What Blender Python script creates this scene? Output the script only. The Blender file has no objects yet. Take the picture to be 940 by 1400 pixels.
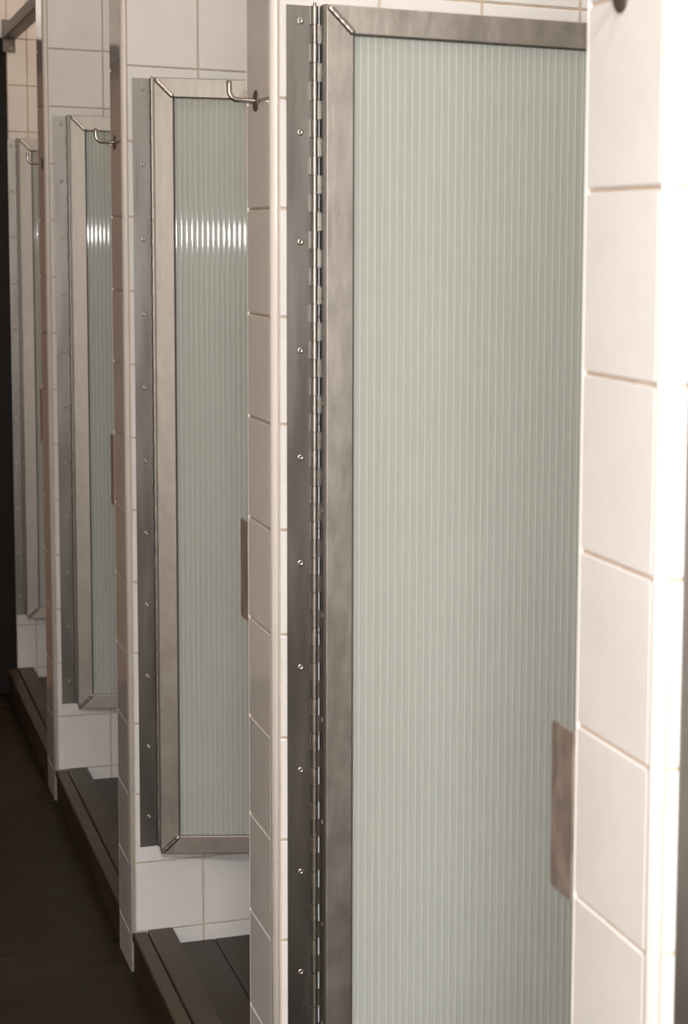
import bpy, bmesh, math, random
from mathutils import Vector, Matrix

random.seed(7)
SC = bpy.context.scene
COL = SC.collection
EYE = 1.535                      # camera height above the corridor floor; heights below are metres above that floor
CEIL = 3.30
ROW = 0.15                       # tile pitch
ROW0 = (EYE + 0.05) % ROW        # height of the lowest horizontal joint

# ------------------------------------------------------------------ materials
def new_mat(name):
    m = bpy.data.materials.new(name); m.use_nodes = True
    nt = m.node_tree; nt.nodes.clear()
    out = nt.nodes.new('ShaderNodeOutputMaterial')
    return m, nt, out

def node(nt, kind, **kw):
    n = nt.nodes.new(kind)
    for k, v in kw.items():
        if k in n.inputs.keys(): n.inputs[k].default_value = v
        else: setattr(n, k, v)
    return n

def surface(name, col_a, col_b, rough=(0.3, 0.4), metal=0.0, scale=(4, 4, 4), noise=3.0, detail=4.0,
            bump=0.0, bump_scale=60.0, bump_stretch=(1, 1, 1), spec=0.5, lo=0.35, hi=0.65, aniso=0.0):
    m, nt, out = new_mat(name)
    b = node(nt, 'ShaderNodeBsdfPrincipled', Metallic=metal)
    b.inputs['Specular IOR Level'].default_value = spec
    b.inputs['Anisotropic'].default_value = aniso
    nt.links.new(b.outputs[0], out.inputs['Surface'])
    tc = node(nt, 'ShaderNodeTexCoord')
    mp = node(nt, 'ShaderNodeMapping'); mp.inputs['Scale'].default_value = scale
    nt.links.new(tc.outputs['Object'], mp.inputs['Vector'])
    nz = node(nt, 'ShaderNodeTexNoise', Scale=noise, Detail=detail, Roughness=0.6)
    nt.links.new(mp.outputs[0], nz.inputs['Vector'])
    rp = node(nt, 'ShaderNodeValToRGB')
    rp.color_ramp.elements[0].position = lo; rp.color_ramp.elements[0].color = (*col_a, 1)
    rp.color_ramp.elements[1].position = hi; rp.color_ramp.elements[1].color = (*col_b, 1)
    nt.links.new(nz.outputs['Fac'], rp.inputs['Fac'])
    nt.links.new(rp.outputs['Color'], b.inputs['Base Color'])
    mr = node(nt, 'ShaderNodeMapRange')
    mr.inputs['From Min'].default_value = lo; mr.inputs['From Max'].default_value = hi
    mr.inputs['To Min'].default_value = rough[0]; mr.inputs['To Max'].default_value = rough[1]
    nt.links.new(nz.outputs['Fac'], mr.inputs['Value'])
    nt.links.new(mr.outputs[0], b.inputs['Roughness'])
    if bump > 0:
        mp2 = node(nt, 'ShaderNodeMapping'); mp2.inputs['Scale'].default_value = bump_stretch
        nt.links.new(tc.outputs['Object'], mp2.inputs['Vector'])
        n2 = node(nt, 'ShaderNodeTexNoise', Scale=bump_scale, Detail=3.0)
        nt.links.new(mp2.outputs[0], n2.inputs['Vector'])
        bp = node(nt, 'ShaderNodeBump', Strength=bump, Distance=0.002)
        nt.links.new(n2.outputs['Fac'], bp.inputs['Height'])
        nt.links.new(bp.outputs[0], b.inputs['Normal'])
    return m

TILE = surface('white_glazed_tile', (0.73, 0.725, 0.72), (0.77, 0.765, 0.76), rough=(0.07, 0.13), noise=2.0, bump=0.06, bump_scale=9.0)
GROUT = surface('tan_grout', (0.50, 0.40, 0.32), (0.60, 0.50, 0.41), rough=(0.8, 0.9), noise=8.0)
TRIM = surface('cream_edge_trim', (0.73, 0.70, 0.66), (0.77, 0.735, 0.695), rough=(0.18, 0.25), noise=3.0)
STEEL = surface('mill_finish_steel', (0.33, 0.31, 0.282), (0.395, 0.372, 0.34), rough=(0.42, 0.50), metal=1.0,
                scale=(6, 6, 3.0), noise=5.0, detail=6.0, bump=0.22, bump_scale=70.0, bump_stretch=(1, 1, 0.35))
LEAF = surface('hinge_leaf_steel', (0.235, 0.223, 0.208), (0.28, 0.265, 0.248), rough=(0.32, 0.38), metal=1.0,
               scale=(8, 8, 1.0), noise=4.0, detail=5.0, bump=0.05, bump_scale=120.0, bump_stretch=(1, 1, 0.08))
BARREL = surface('hinge_barrel_steel', (0.30, 0.285, 0.265), (0.38, 0.365, 0.34), rough=(0.36, 0.44), metal=1.0, scale=(20, 20, 6), noise=10.0)
BRIGHT = surface('polished_steel', (0.52, 0.49, 0.45), (0.66, 0.62, 0.58), rough=(0.14, 0.24), metal=1.0, noise=20.0)
SCREW = surface('screw_steel', (0.36, 0.34, 0.31), (0.48, 0.455, 0.42), rough=(0.30, 0.40), metal=1.0, noise=60.0)
WELD = surface('weld_steel', (0.40, 0.38, 0.355), (0.56, 0.53, 0.50), rough=(0.28, 0.36), metal=1.0, noise=40.0)
PLATE = surface('stained_steel_plate', (0.34, 0.29, 0.25), (0.48, 0.42, 0.375), rough=(0.45, 0.55), metal=0.7, scale=(14, 14, 10), noise=3.0, detail=6.0)
DARKSTEEL = surface('dark_weathered_steel', (0.13, 0.11, 0.09), (0.20, 0.17, 0.14), rough=(0.4, 0.5), metal=0.8, noise=6.0)
FLOOR = surface('dark_brown_floor_tile', (0.014, 0.0092, 0.0042), (0.030, 0.0205, 0.0098), rough=(0.42, 0.6), noise=4.0, detail=8.0, bump=0.15, bump_scale=40.0, spec=0.3)
FLOORGROUT = surface('pale_floor_grout', (0.045, 0.034, 0.02), (0.065, 0.05, 0.032), rough=(0.8, 0.9), noise=10.0)
STONE = surface('dark_curb_stone', (0.036, 0.027, 0.0155), (0.070, 0.053, 0.032), rough=(0.35, 0.5), scale=(3, 1, 3), noise=4.0, detail=8.0, bump=0.1, bump_scale=50.0, spec=0.35)
BASIN = surface('dark_stall_floor_stone', (0.023, 0.0165, 0.0095), (0.046, 0.034, 0.0205), rough=(0.35, 0.5), noise=4.0, detail=8.0, bump=0.1, bump_scale=50.0, spec=0.35)
BLACK = surface('black_painted_wood', (0.004, 0.003, 0.0022), (0.008, 0.006, 0.004), rough=(0.5, 0.6), noise=5.0, spec=0.2)
REDWOOD = surface('red_brown_wood', (0.20, 0.085, 0.04), (0.34, 0.16, 0.08), rough=(0.4, 0.5), scale=(8, 8, 0.8), noise=4.0, detail=8.0)
PLASTER = surface('warm_plaster', (0.62, 0.55, 0.48), (0.68, 0.61, 0.54), rough=(0.8, 0.9), noise=3.0)
BROWNWALL = surface('brown_painted_wall', (0.40, 0.32, 0.25), (0.46, 0.37, 0.29), rough=(0.6, 0.8), noise=3.0)
CEILM = surface('off_white_ceiling', (0.62, 0.56, 0.49), (0.68, 0.62, 0.55), rough=(0.85, 0.95), noise=3.0)
RUBBER = surface('dark_glazing_gasket', (0.05, 0.045, 0.04), (0.08, 0.07, 0.06), rough=(0.5, 0.6), noise=20.0)

def panel_mat(name, fac, k=1.0, rough=0.045):
    m, nt, out = new_mat(name)
    tr = node(nt, 'ShaderNodeBsdfTransparent'); tr.inputs['Color'].default_value = (0.94, 0.965, 0.95, 1)
    tc = node(nt, 'ShaderNodeTexCoord')
    nz = node(nt, 'ShaderNodeTexNoise', Scale=3.0, Detail=3.0)
    nt.links.new(tc.outputs['Object'], nz.inputs['Vector'])
    rp = node(nt, 'ShaderNodeValToRGB')
    rp.color_ramp.elements[0].position = 0.3; rp.color_ramp.elements[0].color = (0.705*k, 0.735*k, 0.695*k, 1)
    rp.color_ramp.elements[1].position = 0.7; rp.color_ramp.elements[1].color = (0.75*k, 0.78*k, 0.74*k, 1)
    nt.links.new(nz.outputs['Fac'], rp.inputs['Fac'])
    b = node(nt, 'ShaderNodeBsdfPrincipled', Roughness=rough)
    b.inputs['Specular IOR Level'].default_value = 0.55
    nt.links.new(rp.outputs['Color'], b.inputs['Base Color'])
    mx = node(nt, 'ShaderNodeMixShader'); mx.inputs[0].default_value = fac
    nt.links.new(tr.outputs[0], mx.inputs[1]); nt.links.new(b.outputs[0], mx.inputs[2])
    nt.links.new(mx.outputs[0], out.inputs['Surface'])
    return m
PANEL = panel_mat('ribbed_polycarbonate', 0.36)
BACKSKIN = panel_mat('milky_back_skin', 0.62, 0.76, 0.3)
RIBLINE = panel_mat('milky_rib_line', 0.45, 1.03)
def rib_mat():
    m, nt, out = new_mat('milky_panel_rib')
    tr = node(nt, 'ShaderNodeBsdfTransparent')
    d = node(nt, 'ShaderNodeBsdfTranslucent'); d.inputs['Color'].default_value = (0.86, 0.89, 0.84, 1)
    b = node(nt, 'ShaderNodeBsdfDiffuse'); b.inputs['Color'].default_value = (0.86, 0.89, 0.84, 1)
    m1 = node(nt, 'ShaderNodeMixShader'); m1.inputs[0].default_value = 0.6
    nt.links.new(d.outputs[0], m1.inputs[1]); nt.links.new(b.outputs[0], m1.inputs[2])
    m2 = node(nt, 'ShaderNodeMixShader'); m2.inputs[0].default_value = 0.9
    nt.links.new(tr.outputs[0], m2.inputs[1]); nt.links.new(m1.outputs[0], m2.inputs[2])
    nt.links.new(m2.outputs[0], out.inputs['Surface'])
    return m
RIB = rib_mat()

# ------------------------------------------------------------------ mesh helpers
class MB:
    def __init__(s): s.v = []; s.f = []; s.smooth = []; s.mi = []
    def face(s, idx, smooth=False, mi=0):
        s.f.append(tuple(idx)); s.smooth.append(smooth); s.mi.append(mi)
    def quad(s, a, b, c, d, mi=0):
        i = len(s.v); s.v += [a, b, c, d]; s.face((i, i+1, i+2, i+3), False, mi)
    def box(s, x0, x1, y0, y1, z0, z1, bev=0.0, mi=0):
        if bev <= 0:
            i = len(s.v)
            s.v += [(x, y, z) for z in (z0, z1) for y in (y0, y1) for x in (x0, x1)]
            for q in ((0,2,3,1), (4,5,7,6), (0,1,5,4), (2,6,7,3), (0,4,6,2), (1,3,7,5)):
                s.face([i+k for k in q], False, mi)
            return
        bm = bmesh.new(); bmesh.ops.create_cube(bm, size=1.0)
        for v in bm.verts:
            v.co = Vector(((x0+x1)/2 + v.co.x*(x1-x0), (y0+y1)/2 + v.co.y*(y1-y0), (z0+z1)/2 + v.co.z*(z1-z0)))
        bmesh.ops.bevel(bm, geom=bm.edges[:], offset=bev, segments=2, affect='EDGES', profile=0.5)
        s.add_bm(bm, False, mi)
    def add_bm(s, bm, smooth=False, mi=0):
        bm.verts.ensure_lookup_table(); i = len(s.v)
        for k, v in enumerate(bm.verts): v.index = k; s.v.append(tuple(v.co))
        for f in bm.faces: s.face([i+v.index for v in f.verts], smooth, mi)
        bm.free()
    def tube(s, pts, r, seg=14, caps=True, mi=0):
        pts = [Vector(p) for p in pts]; rings = []
        rr = r if isinstance(r, (list, tuple)) else [r]*len(pts)
        t0 = (pts[1]-pts[0]).normalized()
        n = t0.orthogonal().normalized()
        for k, p in enumerate(pts):
            t = (pts[min(k+1, len(pts)-1)] - pts[max(k-1, 0)]).normalized()
            n = (n - t*n.dot(t)).normalized(); b = t.cross(n)
            i = len(s.v)
            for a in range(seg):
                th = 2*math.pi*a/seg
                s.v.append(tuple(p + (n*math.cos(th) + b*math.sin(th))*rr[k]))
            rings.append(i)
        for k in range(len(rings)-1):
            for a in range(seg):
                b2 = (a+1) % seg
                s.face((rings[k]+a, rings[k]+b2, rings[k+1]+b2, rings[k+1]+a), True, mi)
        if caps:
            for r0_ in (rings[0], rings[-1]):
                i = len(s.v); s.v += [s.v[r0_+a] for a in range(seg)]
                s.face([i+a for a in range(seg)], False, mi)
    def lathe(s, prof, origin, axis, seg=28, mi=0):
        # prof: (radius, distance along the axis)
        o = Vector(origin); ax = Vector(axis).normalized(); n = ax.orthogonal().normalized(); b = ax.cross(n)
        rings = []
        for r, h in prof:
            i = len(s.v)
            if r < 1e-7: s.v.append(tuple(o + ax*h)); rings.append((i, 1))
            else:
                for a in range(seg):
                    th = 2*math.pi*a/seg; s.v.append(tuple(o + ax*h + (n*math.cos(th) + b*math.sin(th))*r))
                rings.append((i, seg))
        for (i, c), (j, d) in zip(rings, rings[1:]):
            for a in range(seg):
                a2 = (a+1) % seg
                if c == 1: s.face((i, j+a, j+a2), True, mi)
                elif d == 1: s.face((i+a, j, i+a2), True, mi)
                else: s.face((i+a, j+a, j+a2, i+a2), True, mi)
    def tiles(s, o, u, v, n, us, vs, th=0.007, ch=0.0012, mi=0):
        # tiles with eased edges; the glazed face lies in the plane through o
        o, u, v, n = Vector(o), Vector(u), Vector(v), Vector(n)
        for (u0, u1) in us:
            for (v0, v1) in vs:
                if u1-u0 < 0.006 or v1-v0 < 0.006: continue
                i = len(s.v)
                for d, e in ((0, ch), (ch, 0), (th, 0)):
                    for a, b in ((u0+e, v0+e), (u1-e, v0+e), (u1-e, v1-e), (u0+e, v1-e)):
                        s.v.append(tuple(o + u*a + v*b - n*d))
                s.face((i, i+1, i+2, i+3), False, mi)
                for r in (0, 4):
                    for k in range(4):
                        k2 = (k+1) % 4
                        s.face((i+r+k, i+r+4+k, i+r+4+k2, i+r+k2), False, mi)
    def build(s, name, mats, parent=None, loc=None, rotz=0.0):
        me = bpy.data.meshes.new(name)
        me.from_pydata(s.v, [], s.f)
        if not isinstance(mats, (list, tuple)): mats = [mats]
        for m in mats: me.materials.append(m)
        for p, sm, k in zip(me.polygons, s.smooth, s.mi):
            p.use_smooth = sm; p.material_index = k
        bm = bmesh.new(); bm.from_mesh(me); bmesh.ops.recalc_face_normals(bm, faces=bm.faces[:]); bm.to_mesh(me); bm.free()
        me.update()
        o = bpy.data.objects.new(name, me); COL.objects.link(o)
        if loc is not None: o.location = loc
        o.rotation_euler.z = rotz
        if parent is not None: o.parent = parent
        return o

def structure(o): o['kind'] = 'structure'; return o
def tag(o, label, cat, group=None):
    o['label'] = label; o['category'] = cat
    if group: o['group'] = group
    return o
def empty(name, loc):
    o = bpy.data.objects.new(name, None); o.empty_display_size = 0.05; o.location = loc
    COL.objects.link(o); return o
def copy_tree(o, parent=None):
    c = o.copy(); COL.objects.link(c)
    if parent is not None: c.parent = parent
    for ch in list(o.children): copy_tree(ch, c)
    return c

J = 0.0035       # joint width
def rows(z0, z1):
    out = []; k = -1
    while True:
        a = ROW0 + k*ROW + J/2; b = ROW0 + (k+1)*ROW - J/2; k += 1
        a2, b2 = max(a, z0), min(b, z1)
        if a > z1: break
        if b2 - a2 > 0.004: out.append((a2, b2))
    return out
def cols(x0, x1, first):
    out = []; a = x0; b = first
    while a < x1 - 0.004:
        out.append((a, min(b - J/2, x1))); a = b + J/2; b += ROW
    return out

# ------------------------------------------------------------------ the setting
YN = [1.3584, 2.7127, 4.0857, 5.4595]        # near edge of each partition's end face
TH = [0.1545, 0.1475, 0.1440, 0.1385]
XB = 1.36                                     # back of the stalls
YE = 6.8233                                   # tiled end wall
XL, YF = -1.55, -2.3                          # corridor's far side and the wall behind the camera
PR = 0.010                                    # radius of the corner trim

def quarter(mb, cx, cy, sx, sy, r, z0, z1, seg=7):
    # rounded corner strip: centre (cx, cy), bulging towards sx, sy
    i = len(mb.v)
    for z in (z0, z1):
        for k in range(seg+1):
            a = math.pi/2*k/seg
            mb.v.append((cx + sx*r*math.cos(a), cy + sy*r*math.sin(a), z))
        mb.v.append((cx, cy, z))
    n = seg+2
    for k in range(seg): mb.face((i+k, i+k+1, i+n+k+1, i+n+k), True)
    mb.face((i+seg, i+seg+1, i+n+seg+1, i+n+seg)); mb.face((i+seg+1, i, i+n, i+n+seg+1))
    mb.face([i+n+k for k in range(n)]); mb.face([i+k for k in range(n)][::-1])

names = ['nearest', 'second', 'third', 'fourth']
walls = []
for n in range(4):
    y0, y1 = YN[n], YN[n] + TH[n]
    mb = MB()
    mb.box(0.003, XB, y0 - PR + 0.003, y1 + PR - 0.003, 0, CEIL, mi=1)
    rz = rows(0.001, CEIL)
    mb.tiles((0, 0, 0), (1, 0, 0), (0, 0, 1), (0, -1, 0), [], [])
    mb.tiles((0, y0 - PR, 0), (1, 0, 0), (0, 0, 1), (0, -1, 0), cols(PR + 0.0028, XB - 0.002, 0.1525), rz)
    mb.tiles((0, y1 + PR, 0), (1, 0, 0), (0, 0, 1), (0, 1, 0), cols(PR + 0.0028, XB - 0.002, 0.1525), rz)
    mb.tiles((0, 0, 0), (0, 1, 0), (0, 0, 1), (-1, 0, 0), [(y0 + 0.001, y1 - 0.001)], rz)
    w = structure(mb.build('wall_' + names[n], [TILE, GROUT]))
    for (cy, sy) in ((y0, -1), (y1, 1)):
        q = MB(); quarter(q, PR, cy, -1, sy, PR, 0.0, CEIL)
        q.build('corner_trim', TRIM, w)
    walls.append(w)

# end wall with the black door casing beside it
XD = 0.034                       # right edge of the casing
ZD = EYE + 0.650                 # top of the casing
mb = MB()
mb.box(XD + 0.001, XB, YE + 0.003, YE + 0.15, 0, CEIL, mi=1)
mb.box(XL, XD + 0.001, YE + 0.003, YE + 0.15, ZD + 0.001, CEIL, mi=1)
mb.tiles((0, YE, 0), (1, 0, 0), (0, 0, 1), (0, -1, 0), cols(XD + 0.003, XB - 0.002, 0.0985), rows(0.001, CEIL))
cs = [(-k*ROW + 0.0985 - ROW + J/2, -k*ROW + 0.0985 - J/2) for k in range(1, 11)]
cs = [(max(a, XL + 0.002), b) for a, b in cs if b > XL + 0.02] + [(-0.0515 + J/2, XD + 0.001)]
mb.tiles((0, YE, 0), (1, 0, 0), (0, 0, 1), (0, -1, 0), cs, rows(ZD + 0.003, CEIL))
structure(mb.build('wall_end', [TILE, GROUT]))
mb = MB()
mb.box(-0.075, XD, YE - 0.004, YE + 0.15, 0.001, ZD, 0.002)
mb.box(-0.62, -0.075, YE - 0.004, YE + 0.15, ZD - 0.10, ZD, 0.002)
mb.box(-0.72, -0.62, YE - 0.004, YE + 0.15, 0.001, ZD, 0.002)
structure(mb.build('trim_1', BLACK))
mb = MB()
mb.box(-0.618, -0.077, YE + 0.05, YE + 0.09, 0.006, ZD - 0.102, 0.002)
for z0, z1 in ((0.25, 0.95), (1.1, 1.95)):
    mb.box(-0.52, -0.18, YE + 0.040, YE + 0.052, z0, z1, 0.006)
structure(mb.build('door_1', REDWOOD))
mb = MB(); mb.box(XL, -0.721, YE, YE + 0.15, 0, ZD); structure(mb.build('wall_corner', PLASTER))

mb = MB(); mb.box(XB, XB + 0.1, YF, YE + 0.15, 0, CEIL, mi=1)
mb.tiles((XB, 0, 0), (0, 1, 0), (0, 0, 1), (-1, 0, 0), [], [])
structure(mb.build('wall_back', [TILE, TILE]))
mb = MB(); mb.box(XL - 0.1, XL, YF, YE + 0.15, 0, CEIL); structure(mb.build('wall_left', BROWNWALL))
mb = MB(); mb.box(XL - 0.1, XB + 0.1, YF - 0.1, YF, 0, CEIL); structure(mb.build('wall_front', PLASTER))
mb = MB(); mb.box(XL - 0.1, XB + 0.1, YF - 0.1, YE + 0.15, CEIL, CEIL + 0.08); structure(mb.build('ceiling', CEILM))

# corridor floor: large slabs with pale joints
mb = MB()
mb.box(XL - 0.1, XB + 0.1, YF - 0.1, YE + 0.15, -0.06, -0.0022, mi=1)
jx = [XL, -0.86]; jy = [4.255 + 1.2*k for k in range(-6, 4)]
us = [(a + 0.0015, b - 0.0015) for a, b in zip(jx, jx[1:])] + [(-0.8585, XB)]
vs = [(max(a + 0.0015, YF), min(b - 0.0015, YE + 0.14)) for a, b in zip(jy, jy[1:]) if b > YF and a < YE + 0.1]
mb.tiles((0, 0, 0), (1, 0, 0), (0, 1, 0), (0, 0, 1), us, vs, th=0.004, ch=0.0008)
structure(mb.build('floor', [FLOOR, FLOORGROUT]))

# each stall: sunken dark floor behind a stone curb
gaps = [(YF + 0.3, YN[0] - PR)] + [(YN[n] + TH[n] + PR, YN[n+1] - PR) for n in range(3)] + [(YN[3] + TH[3] + PR, YE)]
ZB, ZC = EYE - 1.483, EYE - 1.446            # stall floor and curb top
curb_names = ['dark stone shower curb beside the nearest white partition at the lower right, mostly out of view',
              'dark stone shower curb under the largest door, hidden behind the nearest partition',
              'nearest dark stone shower curb, at the bottom edge below the second largest door',
              'middle dark stone shower curb, running between the two farthest partitions below the third door',
              'farthest dark stone shower curb, below the smallest door beside the black door casing']
for g, (a, b) in enumerate(gaps):
    if g == 0: continue
    mb = MB()
    mb.box(0.10, XB - 0.002, a + 0.001, b - 0.001, 0.0005, ZB - 0.003, mi=1)
    xs = [0.0905, 0.175, 0.325, 0.475, 0.625, 0.775, 0.925, 1.075, 1.225, XB - 0.003]
    mb.tiles((0, 0, ZB), (1, 0, 0), (0, 1, 0), (0, 0, 1), [(p + 0.001, q - 0.001) for p, q in zip(xs, xs[1:])], [(a + 0.0015, b - 0.0015)], th=0.004, ch=0.0008)
    f = structure(mb.build('floor_stall', [BASIN, BLACK]))

def make_curb(length):
    root = empty('shower_curb', (0, 0, 0))
    m = MB(); m.box(0.006, 0.085, 0.001, length - 0.001, 0.0005, ZC - 0.0225); m.build('riser', STONE, root)
    m = MB(); m.box(0.003, 0.0332, 0.001, length - 0.001, ZC - 0.022, ZC - 0.003, 0.003); m.build('nosing', STONE, root)
    m = MB(); m.box(0.034, 0.0875, 0.001, length - 0.001, ZC - 0.022, ZC, 0.004); m.build('sill_slab', STONE, root)
    return root
for g in (2, 3, 4):
    a, b = gaps[g]
    r = make_curb(b - a); r.location = (0, a, 0)
    tag(r, curb_names[g], 'shower curb', 'stone curbs of the shower stalls')

# ------------------------------------------------------------------ shower doors on piano hinges
ZT, ZBOT = EYE + 0.3265, EYE - 1.2710        # door frame
ZL = EYE - 1.2640                            # bottom of the hinge
W = 1.14; DH = ZT - ZBOT
FW, FD, FY = 0.038, 0.028, -0.032            # tube face, depth, front plane
KN = 0.0255; KR = 0.0050
HX, HY = 0.0590, 0.0085                      # hinge pin from the corridor plane and from the tile face

def miter_bar(mb, p0, p1, q0, q1, y0, y1):
    # face outline p0-p1 (outer), q0-q1 (inner) in x,z; extruded from y0 to y1
    i = len(mb.v)
    for y in (y0, y1):
        for (x, z) in (p0, p1, q1, q0): mb.v.append((x, y, z))
    mb.face((i, i+1, i+2, i+3)); mb.face((i+7, i+6, i+5, i+4))
    for k in range(4):
        k2 = (k+1) % 4; mb.face((i+k, i+4+k, i+4+k2, i+k2))

def bevel_obj(o, w=0.0015, seg=2):
    m = o.modifiers.new('edge', 'BEVEL'); m.width = w; m.segments = seg; m.limit_method = 'ANGLE'; m.angle_limit = math.radians(40)

def screw_mesh():
    s = MB()
    s.lathe([(0.0, 0.0003), (0.0012, 0.0003), (0.0015, 0.0011), (0.0034, 0.0010), (0.0044, 0.0006), (0.0048, 0.0), (0.0048, -0.0004), (0, -0.0004)], (0, 0, 0), (0, -1, 0), seg=18)
    return s

def make_door():
    root = empty('shower_door', (0, 0, 0))
    L = ZT - ZL; zb = ZL - ZBOT
    nk = int(L / KN)
    # wall leaf, fixed flat on the tiles
    m = MB()
    m.box(-0.0375, -0.0066, HY - 0.0028, HY - 0.0003, zb, DH)
    m.box(-0.0066, 0.0010, HY - 0.0013, HY - 0.0003, zb, DH)
    for k in range(nk):
        if k % 2: continue
        z1 = DH - k*KN - 0.0004; z0 = z1 - KN + 0.0008
        m.box(-0.0066, -0.0008, 0.0012, 0.0047, z0, z1, 0.0004)
        m.tube([(0, 0, z0), (0, 0, z1)], KR, 16, mi=1)
    wl = m.build('wall_hinge_leaf', [LEAF, BARREL], root)
    zs = []; z = DH - 0.021
    while z > zb + 0.01: zs.append(z); z -= 0.1505
    sc = None
    for k, z in enumerate(zs):
        if sc is None:
            sc = screw_mesh().build('screw', SCREW, wl, (-0.0185, HY - 0.0028, z))
        else:
            c = sc.copy(); COL.objects.link(c); c.parent = wl; c.location = (-0.0185, HY - 0.0028, z)
    # door leaf on the edge of the frame
    m = MB()
    m.box(0.0070, 0.0090, -0.0300, 0.0, zb, DH)
    for k in range(nk + 1):
        if k % 2 == 0: continue
        z1 = DH - k*KN - 0.0004; z0 = max(z1 - KN + 0.0008, zb)
        if z1 - z0 < 0.004: continue
        m.tube([(0, 0, z0), (0, 0, z1)], KR*0.80, 16, mi=1)
        m.box(0.0015, 0.0090, 0.0008, 0.0030, z0, z1)
    m.tube([(0, 0, zb), (0, 0, DH + 0.004)], 0.0022, 10)
    dl = m.build('door_hinge_leaf', [LEAF, BARREL], root)
    z = DH - 0.095
    while z > zb + 0.02:
        c = sc.copy(); COL.objects.link(c); c.parent = dl
        c.location = (0.0070, -0.0165, z); c.rotation_euler.z = -math.pi/2
        z -= 0.1505
    # square tube frame with mitred corners
    X0 = 0.0092; X1 = X0 + W
    o = [(X0, 0), (X1, 0), (X1, DH), (X0, DH)]
    i_ = [(X0+FW, FW), (X1-FW, FW), (X1-FW, DH-FW), (X0+FW, DH-FW)]
    for k, nm in ((0, 'bottom_rail'), (1, 'free_stile'), (2, 'top_rail'), (3, 'hinge_stile')):
        k2 = (k+1) % 4; m = MB()
        miter_bar(m, o[k], o[k2], i_[k], i_[k2], FY, FY + FD)
        bevel_obj(m.build({'free_stile': 'stile', 'hinge_stile': 'stile'}.get(nm, 'rail'), STEEL, root))
    # weld beads across the four mitres
    for k in range(4):
        a = Vector((o[k][0], FY, o[k][1])); b = Vector((i_[k][0], FY, i_[k][1]))
        pts, rad = [], []
        N = 22
        for t in range(N + 1):
            f = t / N; p = a.lerp(b, 0.07 + 0.93*f)
            p.y -= 0.0004
            pts.append(p); rad.append((0.0048 + 0.00015*math.sin(f*30 + k)) * (0.5 if t in (0, N) else 1))
        m = MB(); m.tube(pts, rad, 12)
        m.build('weld_bead', WELD, root)
    # twin-wall panel: wavy skins joined by upright ribs every 10.5 mm
    m = MB()
    px0, px1 = X0 + FW + 0.0004, X1 - FW - 0.0004
    z0, z1 = FW + 0.0004, DH - FW - 0.0004
    yf, yb = FY + 0.007, FY + 0.0135
    P = 0.0105; S = 8; N = int(round((px1 - px0)/P*S))
    i = len(m.v)
    for k in range(N + 1):
        x = px0 + (px1 - px0)*k/N
        w = 0.00030*math.cos(2*math.pi*(x - px0)/P)
        for y in (yf - w, yb + w):
            m.v.append((x, y, z0)); m.v.append((x, y, z1))
    for k in range(N):
        a = i + 4*k; b = a + 4
        m.face((a, b, b+1, a+1), True, 3 if k % S in (0, S-1) else 0); m.face((a+2, a+3, b+3, b+2), True, 2)
    m.face((i, i+1, i+3, i+2)); e = i + 4*N; m.face((e, e+2, e+3, e+1))
    x = px0 + P
    while x < px1 - 0.002:
        m.box(x - 0.0006, x + 0.0006, yf + 0.0004, yb - 0.0006, z0, z1, mi=1); x += P
    m.build('panel', [PANEL, RIB, BACKSKIN, RIBLINE], root)
    # dark gasket around the panel
    m = MB()
    for (a, b, c, d) in ((px0, px0 + 0.0014, z0, z1), (px1 - 0.0014, px1, z0, z1)):
        m.box(a, b, FY + 0.004, yf - 0.0005, c, d)
    m.box(px0 + 0.0014, px1 - 0.0014, FY + 0.004, yf - 0.0005, z1 - 0.0014, z1)
    m.build('gasket', RUBBER, root)
    return root

MOVING = ('door_hinge_leaf', 'stile', 'rail', 'weld_bead', 'panel', 'gasket')
def swing(root, deg):
    for ch in root.children:
        if ch.name.split('.')[0] in MOVING: ch.rotation_euler.z = -math.radians(deg)

door_labels = ['steel shower door just right of the nearest white partition, only its hinge leaf edge in view',
               'largest, nearest ribbed frosted shower door in a grey steel frame, hung on the second partition',
               'second largest ribbed frosted shower door, steel framed, with a coat hook overlapping its top rail',
               'third ribbed frosted shower door from the front, narrow slice between two white partitions',
               'smallest, farthest ribbed frosted shower door in steel frame beside the black door casing']
SIDE = [YN[n] - PR for n in range(4)] + [YE]
proto = make_door()
ANG = [1.0, 1.0, 19.0, 14.5, 12.0]
XOFF = [0, 0, 0, 0.002, 0.005]
doors = [proto] + [copy_tree(proto) for _ in range(4)]
for n, d in enumerate(doors):
    d.location = (HX + XOFF[n], SIDE[n] - HY, ZBOT)
    swing(d, ANG[n])
    tag(d, door_labels[n], 'shower door', 'shower doors along the row of stalls')

# ------------------------------------------------------------------ door stop plates on the partitions' far corners
def make_plate():
    root = empty('door_stop_plate', (0, 0, 0))
    h, w, t, r = 0.150, 0.062, 0.003, 0.006
    pts = [(0.0105, 0), (0.0105, h)]
    for k in range(6):
        a = math.pi/2*(1 - k/5); pts.append((w - r + r*math.cos(a), h - r + r*math.sin(a)))
    for k in range(6):
        a = -math.pi/2*k/5; pts.append((w - r + r*math.cos(a), r + r*math.sin(a)))
    m = MB(); i = len(m.v); n = len(pts)
    for x in (0.001, 0.001 + t):
        for (y, z) in pts: m.v.append((x, y, z))
    m.face(range(i, i+n)); m.face(range(i+n, i+2*n))
    for k in range(n): m.face((i+k, i+(k+1) % n, i+n+(k+1) % n, i+n+k))
    m.build('stop_flange', PLATE, root)
    m = MB(); m.box(0.0042, 0.055, 0.0097, 0.0135, 0, h, 0.0008); fl = m.build('fixing_flange', PLATE, root)
    for z in (0.03, 0.12):
        s = screw_mesh().build('screw', SCREW, fl, (0.035, 0.0135, z), math.pi)
    return root
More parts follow.
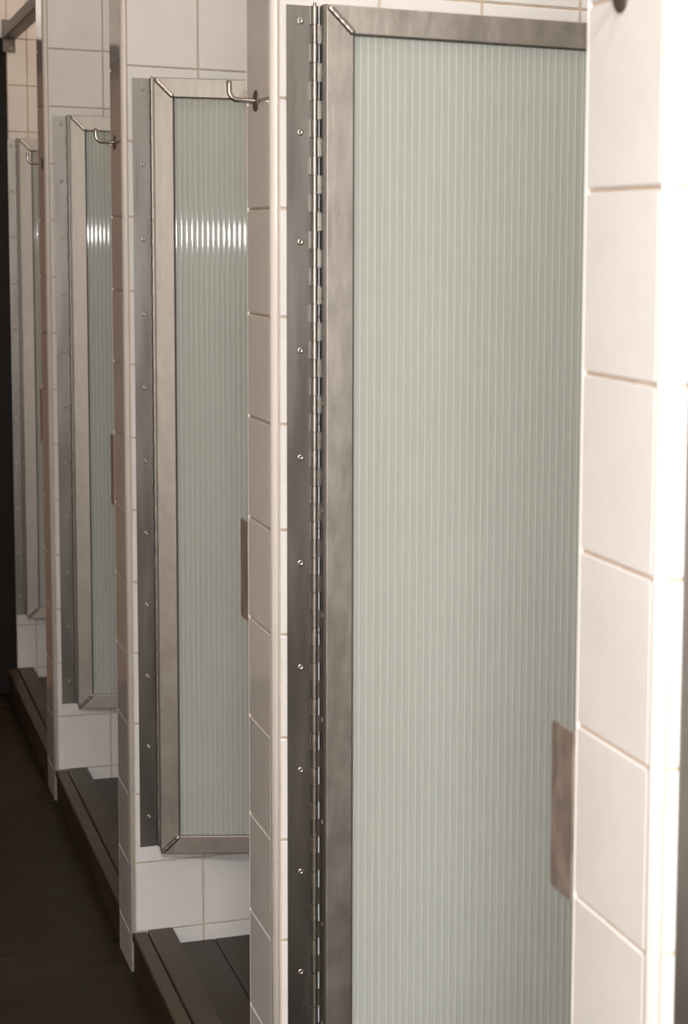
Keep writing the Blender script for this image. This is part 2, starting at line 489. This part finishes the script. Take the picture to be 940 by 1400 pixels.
plate_labels = ['largest steel door stop plate, sticking out left of the nearest white partition at lower right',
                'dark steel door stop plate on the second partition, overlapping the second largest door',
                'narrow dark steel door stop plate on the third partition, beside the third door',
                'smallest steel door stop plate, on the farthest partition beside the smallest door']
pl = make_plate()
for n in range(4):
    o = pl if n == 0 else copy_tree(pl)
    o.location = (0, YN[n] + TH[n], EYE - 0.5605)
    tag(o, plate_labels[n], 'door stop', 'steel door stop plates')

# ------------------------------------------------------------------ coat hooks on the partitions' end faces
def make_hook():
    root = empty('coat_hook', (0, 0, 0))
    m = MB(); m.lathe([(0, 0.0003), (0.0150, 0.0003), (0.0150, 0.0020), (0.0138, 0.0030), (0.006, 0.0034), (0, 0.0034)], (0, 0, 0), (-1, 0, 0), 32)
    m.build('flange', DARKSTEEL, root)
    pts = [(-0.003, 0, 0), (-0.012, 0, 0), (-0.024, 0, 0)]
    R_ = 0.0125
    for k in range(1, 10):
        a = math.pi/2*k/9; pts.append((-0.026 - R_*math.sin(a), 0, R_ - R_*math.cos(a)))
    pts += [(-0.026 - R_, 0, 0.018), (-0.026 - R_, 0, 0.0255), (-0.026 - R_, 0, 0.0263)]
    rad = [0.0038]*(len(pts) - 1) + [0.0024]
    m = MB(); m.tube(pts, rad, 16); m.build('hook_arm', BRIGHT, root)
    return root
hook_labels = ['steel coat hook cut off by the top edge, on the nearest white partition',
               'largest fully visible steel coat hook, on the second partition before the second largest door',
               'middle-sized steel coat hook on the third partition in front of the third door',
               'smallest steel coat hook on the farthest partition in front of the smallest door']
hk = make_hook()
for n in range(4):
    o = hk if n == 0 else copy_tree(hk)
    o.location = (0.0006, YN[n] + [0.084, 0.083, 0.0805, 0.036][n], EYE + 0.2013)
    tag(o, hook_labels[n], 'coat hook', 'coat hooks on the partition ends')

# ------------------------------------------------------------------ steel header tube over the last stall
hz = EYE + 0.668; hx = 0.046
root = empty('header_tube', (hx, YE, hz))
ya = YN[3] + TH[3] + PR + 0.001
m = MB(); m.box(-0.020, 0.020, ya - YE, -0.0042, -0.021, 0.021, 0.003); m.build('tube', DARKSTEEL, root)
for (name_, y0, y1) in (('mounting_plate', -0.004, -0.0003),):
    m = MB(); m.box(-0.022, 0.018, y0, y1, -0.062, 0.042, 0.001); pl_ = m.build('mounting_plate', DARKSTEEL, root)
    for z in (-0.050, 0.033):
        screw_mesh().build('screw', SCREW, pl_, (0.004, y0, z))
tag(root, 'dark square steel header tube bolted to the tiled end wall at the top left', 'steel tube')

# ------------------------------------------------------------------ light
def area(name, loc, size, power, col, rot=(0, 0, 0)):
    l = bpy.data.lights.new(name, 'AREA'); l.energy = power; l.color = col; l.shape = 'RECTANGLE'
    l.size, l.size_y = size
    o = bpy.data.objects.new(name, l); o.location = loc; o.rotation_euler = rot; COL.objects.link(o); return o
WARM = (1.0, 0.86, 0.74)
for k, (x, y, p) in enumerate(((-0.98, -2.0, 175), (-0.75, 0.3, 10), (-0.75, 5.9, 0.3))):  # unseen fills, added behind and near the camera to brighten the tiles
    area('corridor_fill_light', (x, y, CEIL - 0.02), (0.5, 0.5), p, (1.0, 0.965, 0.94))
for g, (a, b) in enumerate(gaps[1:]):
    area('stall_ceiling_lamp', (0.60, (a + b)/2, CEIL - 0.02), (0.3, 0.3), [9, 8.5, 8.5, 11.5][g], WARM if g < 3 else (1.0, 0.74, 0.54))
CAM = Vector((-0.59084, 0.0, EYE))
yaw, pitch, roll = 0.423703, 0.119400, 0.022694
F, PX, PY = 2657.06, 928.897, 665.977
fw = Vector((math.sin(yaw)*math.cos(pitch), math.cos(yaw)*math.cos(pitch), -math.sin(pitch)))
r0 = Vector((math.cos(yaw), -math.sin(yaw), 0)); u0 = r0.cross(fw)
rr = r0*math.cos(roll) + u0*math.sin(roll); uu = -r0*math.sin(roll) + u0*math.cos(roll)
fl = bpy.data.lights.new('camera_flash', 'POINT'); fl.energy = 108; fl.color = (0.985, 0.99, 1.0); fl.shadow_soft_size = 0.022
fo = bpy.data.objects.new('camera_flash', fl); fo.location = CAM - r0*0.074 + Vector((0, 0, 0.034)); COL.objects.link(fo)

w = bpy.data.worlds.new('world'); SC.world = w; w.use_nodes = True
w.node_tree.nodes['Background'].inputs[0].default_value = (0.05, 0.04, 0.03, 1)
w.node_tree.nodes['Background'].inputs[1].default_value = 0.3

# ------------------------------------------------------------------ camera
cd = bpy.data.cameras.new('camera'); co = bpy.data.objects.new('camera', cd); COL.objects.link(co)
M = Matrix((rr, uu, -fw)).transposed().to_4x4(); M.translation = CAM
co.matrix_world = M
cd.sensor_fit = 'VERTICAL'; cd.sensor_height = 24.0; cd.sensor_width = 36.0
cd.lens = F*24.0/1400.0
cd.shift_x = -(PX - 470.0)/1400.0
cd.shift_y = (PY - 700.0)/1400.0
cd.clip_start = 0.05
cd.dof.use_dof = True; cd.dof.focus_distance = 3.3; cd.dof.aperture_fstop = 7.5
SC.camera = co

SC.view_settings.view_transform = 'Standard'; SC.view_settings.look = 'None'
SC.view_settings.gamma = 1.0; SC.view_settings.use_curve_mapping = False
SC.view_settings.exposure = 0.12
SC.cycles.use_denoising = True
SC.cycles.transparent_max_bounces = 32
SC.cycles.max_bounces = 10
SC.cycles.sample_clamp_indirect = 6.0
